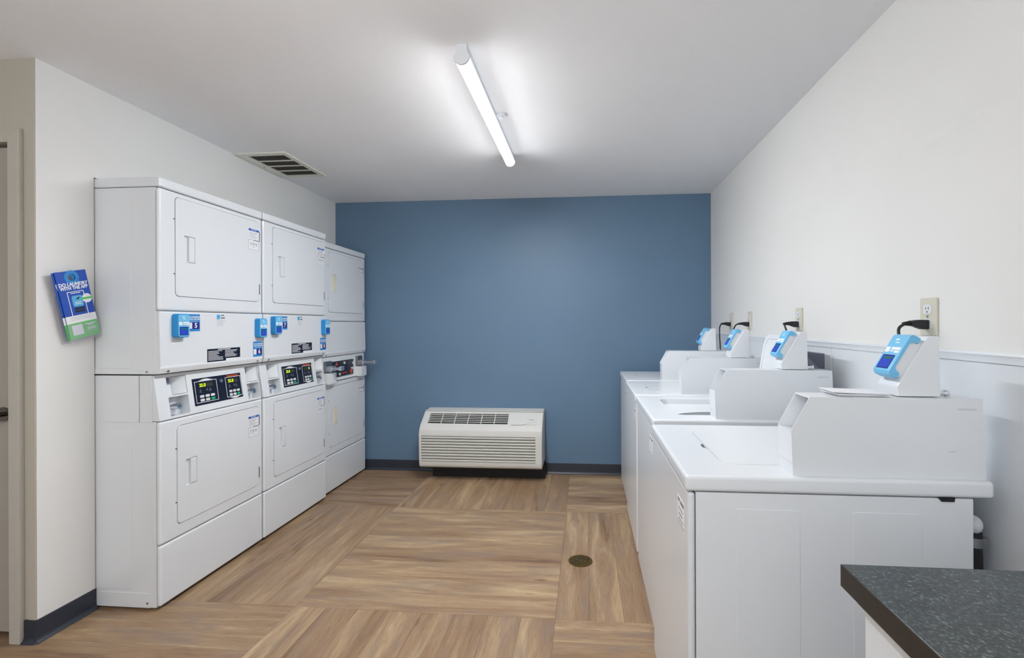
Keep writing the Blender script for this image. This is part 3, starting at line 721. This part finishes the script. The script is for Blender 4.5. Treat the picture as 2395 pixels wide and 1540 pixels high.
# ------------------------------------------------------------------ papers on the nearest coin box
t = thing('paper_stack', 'loose white papers lying on the nearest washer coin box', 'paper', (.73, 1.41, 1.134))
for k, (dx, rz, dz, cl) in enumerate(((.0, .0, 0, .0), (-.006, .06, .0030, .001), (-.010, -.05, .0062, .003))):
    N = 8; lo_ = [(-.068+.136*i/N, 1.1335+dz+cl*(1-i/N)**2) for i in range(N+1)]
    bm = B(); prism(bm, lo_+[(x, z+.0022) for x, z in lo_[::-1]], 'y', -.045, .045)
    bm.transform(Matrix.Translation((.740+dx, 1.382, .0014)) @ Matrix.Rotation(rz, 4, 'Z'))
    ob('sheet', bm, PAPER, t)

# ------------------------------------------------------------------ wall air conditioner
def ac():
    a0, a1 = -1.412, -.362
    t = thing('wall_air_conditioner', 'off-white packaged air conditioner low on the blue wall', 'air conditioner', ((a0+a1)/2, 4.10, .11))
    pr = [(YB-.001, .125), (3.985, .112), (3.962, .128), (3.956, .16), (3.956, .40), (3.962, .44), (4.00, .475), (4.115, .566), (YB-.001, .580)]
    body = B(); prism(body, pr, 'x', a0, a1, .010, 3)
    # recess for the top grille on the sloping face
    P0 = Vector((0, 4.00, .475)); P1 = Vector((0, 4.115, .566)); upv = (P1-P0).normalized()
    G = frame((a0, P0.y, P0.z), (1, 0, 0), upv); L = (P1-P0).length
    g0, g1, h0, h1 = .060, .752, .012, L-.022
    ct = fb(G, g0, g1, h0, h1, -.03, .02)
    ct2 = B(); box(ct2, a0+.022, a1-.055, 3.90, 3.972, .168, .386)
    ob('casing', body, ACW, t, cuts=[ct, ct2])
    ob('grille_backing', fb(G, g0, g1, h0, h1, -.0298, -.028), DARK, t)
    n = 6
    for k in range(1, n):
        v_ = h0+(h1-h0)*k/n; ob('grille_slat', fb(G, g0, g1, v_-.0030, v_+.0030, -.0045, -.0002, .0008, 1), ACW, t)
    for k in range(1, 6):
        u_ = g0+(g1-g0)*k/6; ob('grille_divider', fb(G, u_-.003, u_+.003, h0, h1, -.006, .0005, .0008, 1), ACW, t)
    ob('louvre_backing', box(B(), a0+.022, a1-.055, 3.9700, 3.9718, .168, .386), INK, t)
    zs0, zs1, m_ = .168, .386, 9
    for k in range(m_):
        z = zs0+(zs1-zs0)*k/m_; hh = (zs1-zs0)/m_
        ob('louvre_slat', prism(B(), [(3.970, z+.0005), (3.959, z+.002), (3.9548, z+hh*.45), (3.957, z+hh*.74), (3.970, z+hh*.80)], 'x', a0+.023, a1-.056), ACD, t)
    # control flap
    fl_ = ob('control_flap', frr(G, .782, 1.000, .006, L-.018, .006, -.001, .004, .001), ACW, t)
    ob('flap_grip', B_curve(G, L), ACW, fl_)
    text('brand_lettering', 'Amana', .017, G @ Matrix.Translation((.955, .060, .0045)), INK, fl_)
    ob('shadow_block', box(B(), a0+.075, a1+.012, 4.10, YB-.022, .0005, .113), DARK, t, label='black sub base in the gap under the unit')  # black box added to draw the shade beneath the unit
    ob('top_ridge', box(B(), a0+.006, a1-.004, 4.118, 4.124, .570, .5765), ACD, t)
    return t
def B_curve(G, L):
    bm = B(); prism(bm, [(.785, .006), (.87, .006), (.90, .022), (.92, .036), (.990, .040), (.990, .030), (.93, .026), (.905, .012), (.88, .001), (.785, .001)], 'z', .003, .008); bm.transform(G); return bm
ac()

# ------------------------------------------------------------------ floor drain
t = thing('floor_drain', 'round tarnished brass drain in the wood-look floor', 'drain', (-.032, 2.690, 0))
ob('rim', cyl(B(), (-.032, 2.690, 0.0), (-.032, 2.690, .003), .067, 40), BRASS, t, cuts=[cyl(B(), (-.032, 2.69, .0012), (-.032, 2.69, .02), .058, 40)])
gb = cyl(B(), (-.032, 2.690, .0010), (-.032, 2.690, .0032), .057, 40)
holes = []
hb = B()
for r_ in (.018, .032, .046):
    n = int(2*math.pi*r_/.011)
    for k in range(n):
        a = 2*math.pi*k/n; cyl(hb, (-.032+r_*math.cos(a), 2.69+r_*math.sin(a), .0024), (-.032+r_*math.cos(a), 2.69+r_*math.sin(a), .0036), .0035, 8)
gr = ob('grate', gb, BRASS, t); o = ob('drain_holes', hb, DARK, gr)
ob('screw', cyl(B(), (-.05, 2.70, .003), (-.05, 2.70, .005), .004, 10), STEEL, gr)

# ------------------------------------------------------------------ brochures in a clear wall holder
HB = Vector((XL+.012, 1.930, 1.262)); tl = Vector((0.0, -.068, .292)).normalized()
n_ = Vector((1, 0, 0)); rgt = Vector((0, 1, 0)); rgt = (rgt - tl*rgt.dot(tl)).normalized()
def bframe(off): return frame(HB+n_*off, rgt, tl)
t = thing('brochure_holder', 'clear acrylic holder stuck to the side wall beside the near dryer', 'brochure holder', HB)
F0 = bframe(0)
ob('back_plate', fb(F0, -.002, .132, -.006, .20, -.008, -.005, .001, 1), ACRYL, t)
ob('pocket', fb(F0, -.004, .136, -.010, .070, .024, .027, .001, 1), ACRYL, t)
ob('pocket_floor', fb(F0, -.004, .136, -.012, -.009, -.008, .027, .0008, 1), ACRYL, t)
ob('wall_foot', fb(F0, .02, .12, .03, .15, -.012, -.008), ACRYL, t)
def brochure(off, du, dv, label):
    f = bframe(off) @ Matrix.Translation((du, dv, 0)); W, HH = .132, .300
    t = thing('brochure', label, 'brochure', f.translation, 'laundry app brochures in the wall holder')
    hole = B(); cyl(hole, f @ Vector((W*.5, HH*.905, -.02)), f @ Vector((W*.5, HH*.905, .02)), .015, 28)
    sh = ob('sheet', fb(f, 0, W, 0, HH, 0, .0016), BROCB, t, cuts=[hole])
    g = f @ Matrix.Translation((0, 0, .0016))
    rb = B(); cyl(rb, g @ Vector((W*.5, HH*.905, 0)), g @ Vector((W*.5, HH*.905, .0004)), .031, 32)
    hole2 = B(); cyl(hole2, f @ Vector((W*.5, HH*.905, -.02)), f @ Vector((W*.5, HH*.905, .02)), .0152, 28)
    ob('blue_disc', rb, STK, sh, cuts=[hole2])
    ob('white_band', fb(g, 0, W, HH*.235, HH*.345, 0, .0003), PAPER, sh)
    ob('green_band', fb(g, 0, W, 0, HH*.235, 0, .0003), BROCG, sh)
    text('lettering', 'DO LAUNDRY', .0200, g @ Matrix.Translation((W*.5, HH*.805, .0003)), PAPER, sh, bold=.0008, sx=.95)
    text('lettering', 'WITH THE APP', .0200, g @ Matrix.Translation((W*.5, HH*.750, .0003)), PAPER, sh, bold=.0008, sx=.88)
    ph = B()
    for q in ((.030, .033, .345*HH, .69*HH), (.099, .102, .345*HH, .69*HH), (.030, .102, .69*HH, .70*HH), (.045, .087, .668*HH, .678*HH)): box(ph, *q, 0, .0005)
    ph.transform(g); ob('phone_outline', ph, PAPER, sh)
    ob('app_icon', frr(g, .045, .091, .47*HH, .635*HH, .008, 0, .0004), BROCC, sh)
    bars('icon_print', g, [(.054, .082, .505*HH, .515*HH), (.054, .082, .53*HH, .54*HH)], PAPER, sh, .0004, .0007)
    _tri(g @ Matrix.Translation((0, 0, .0004)), [(.060, .585*HH), (.072, .575*HH), (.080, .615*HH), (.070, .60*HH)], INKB, sh, 'icon_mark')
    for z in (.385, .425): ob('store_badge', frr(g, .047, .090, z*HH, (z+.03)*HH, .002, 0, .0004), INKB, sh)
    cb = B(); cyl(cb, g @ Vector((.110, .575*HH, 0)), g @ Vector((.110, .575*HH, .0006)), .021, 28); ob('round_badge', cb, PAPER, sh)
    ob('badge_band', fb(g, .086, .132, .560*HH, .59*HH, .0006, .0009), BROCG, sh)
    bars('small_print', g, [(.02, .115, .32*HH, .3225*HH), (.02, .11, .30*HH, .3025*HH), (.02, .118, .28*HH, .2825*HH)], INK, sh, .0003, .0005)
    ob('white_square', frr(g, .016, .062, .055*HH, .205*HH, .003, .0003, .0006), PAPER, sh)
    bars('green_band_print', g, [(.075, .120, .185*HH, .198*HH), (.085, .110, .165*HH, .177*HH), (.082, .118, .125*HH, .137*HH), (.080, .120, .105*HH, .115*HH), (.072, .122, .08*HH, .083*HH)], PAPER, sh, .0003, .0006)
    return t
brochure(.0190, .004, .002, 'front laundry app brochure in the holder, blue over green with round hole')
brochure(.0150, -.005, .000, 'laundry app brochure tucked behind the front one, only its left edge showing')

# ------------------------------------------------------------------ counter
t = thing('countertop', 'speckled charcoal laminate countertop in the near right corner', 'countertop', (.76, .3, .87))
ob('top_surface', box(B(), .4435, XR-.006, -.55, .8735, .8725, .910, .0008, 1), COUNTER, t)
ob('edge_band', box(B(), .4412, .4435, -.55, .8745, .8725, .9095), EDGE, t)
ob('edge_band', box(B(), .4435, XR-.006, .8735, .8748, .8725, .9095), EDGE, t)
c = thing('counter_cabinet', 'white base cabinet under the charcoal countertop', 'cabinet', (.76, .3, 0))
ob('body', box(B(), .460, XR-.01, -.53, .835, .0, .871, .001), ENAMEL, c)
ob('sub_top', box(B(), .452, XR-.01, -.54, .842, .860, .872), mat('particle_board_edge', (176, 170, 150), .7, bump=.2), c)
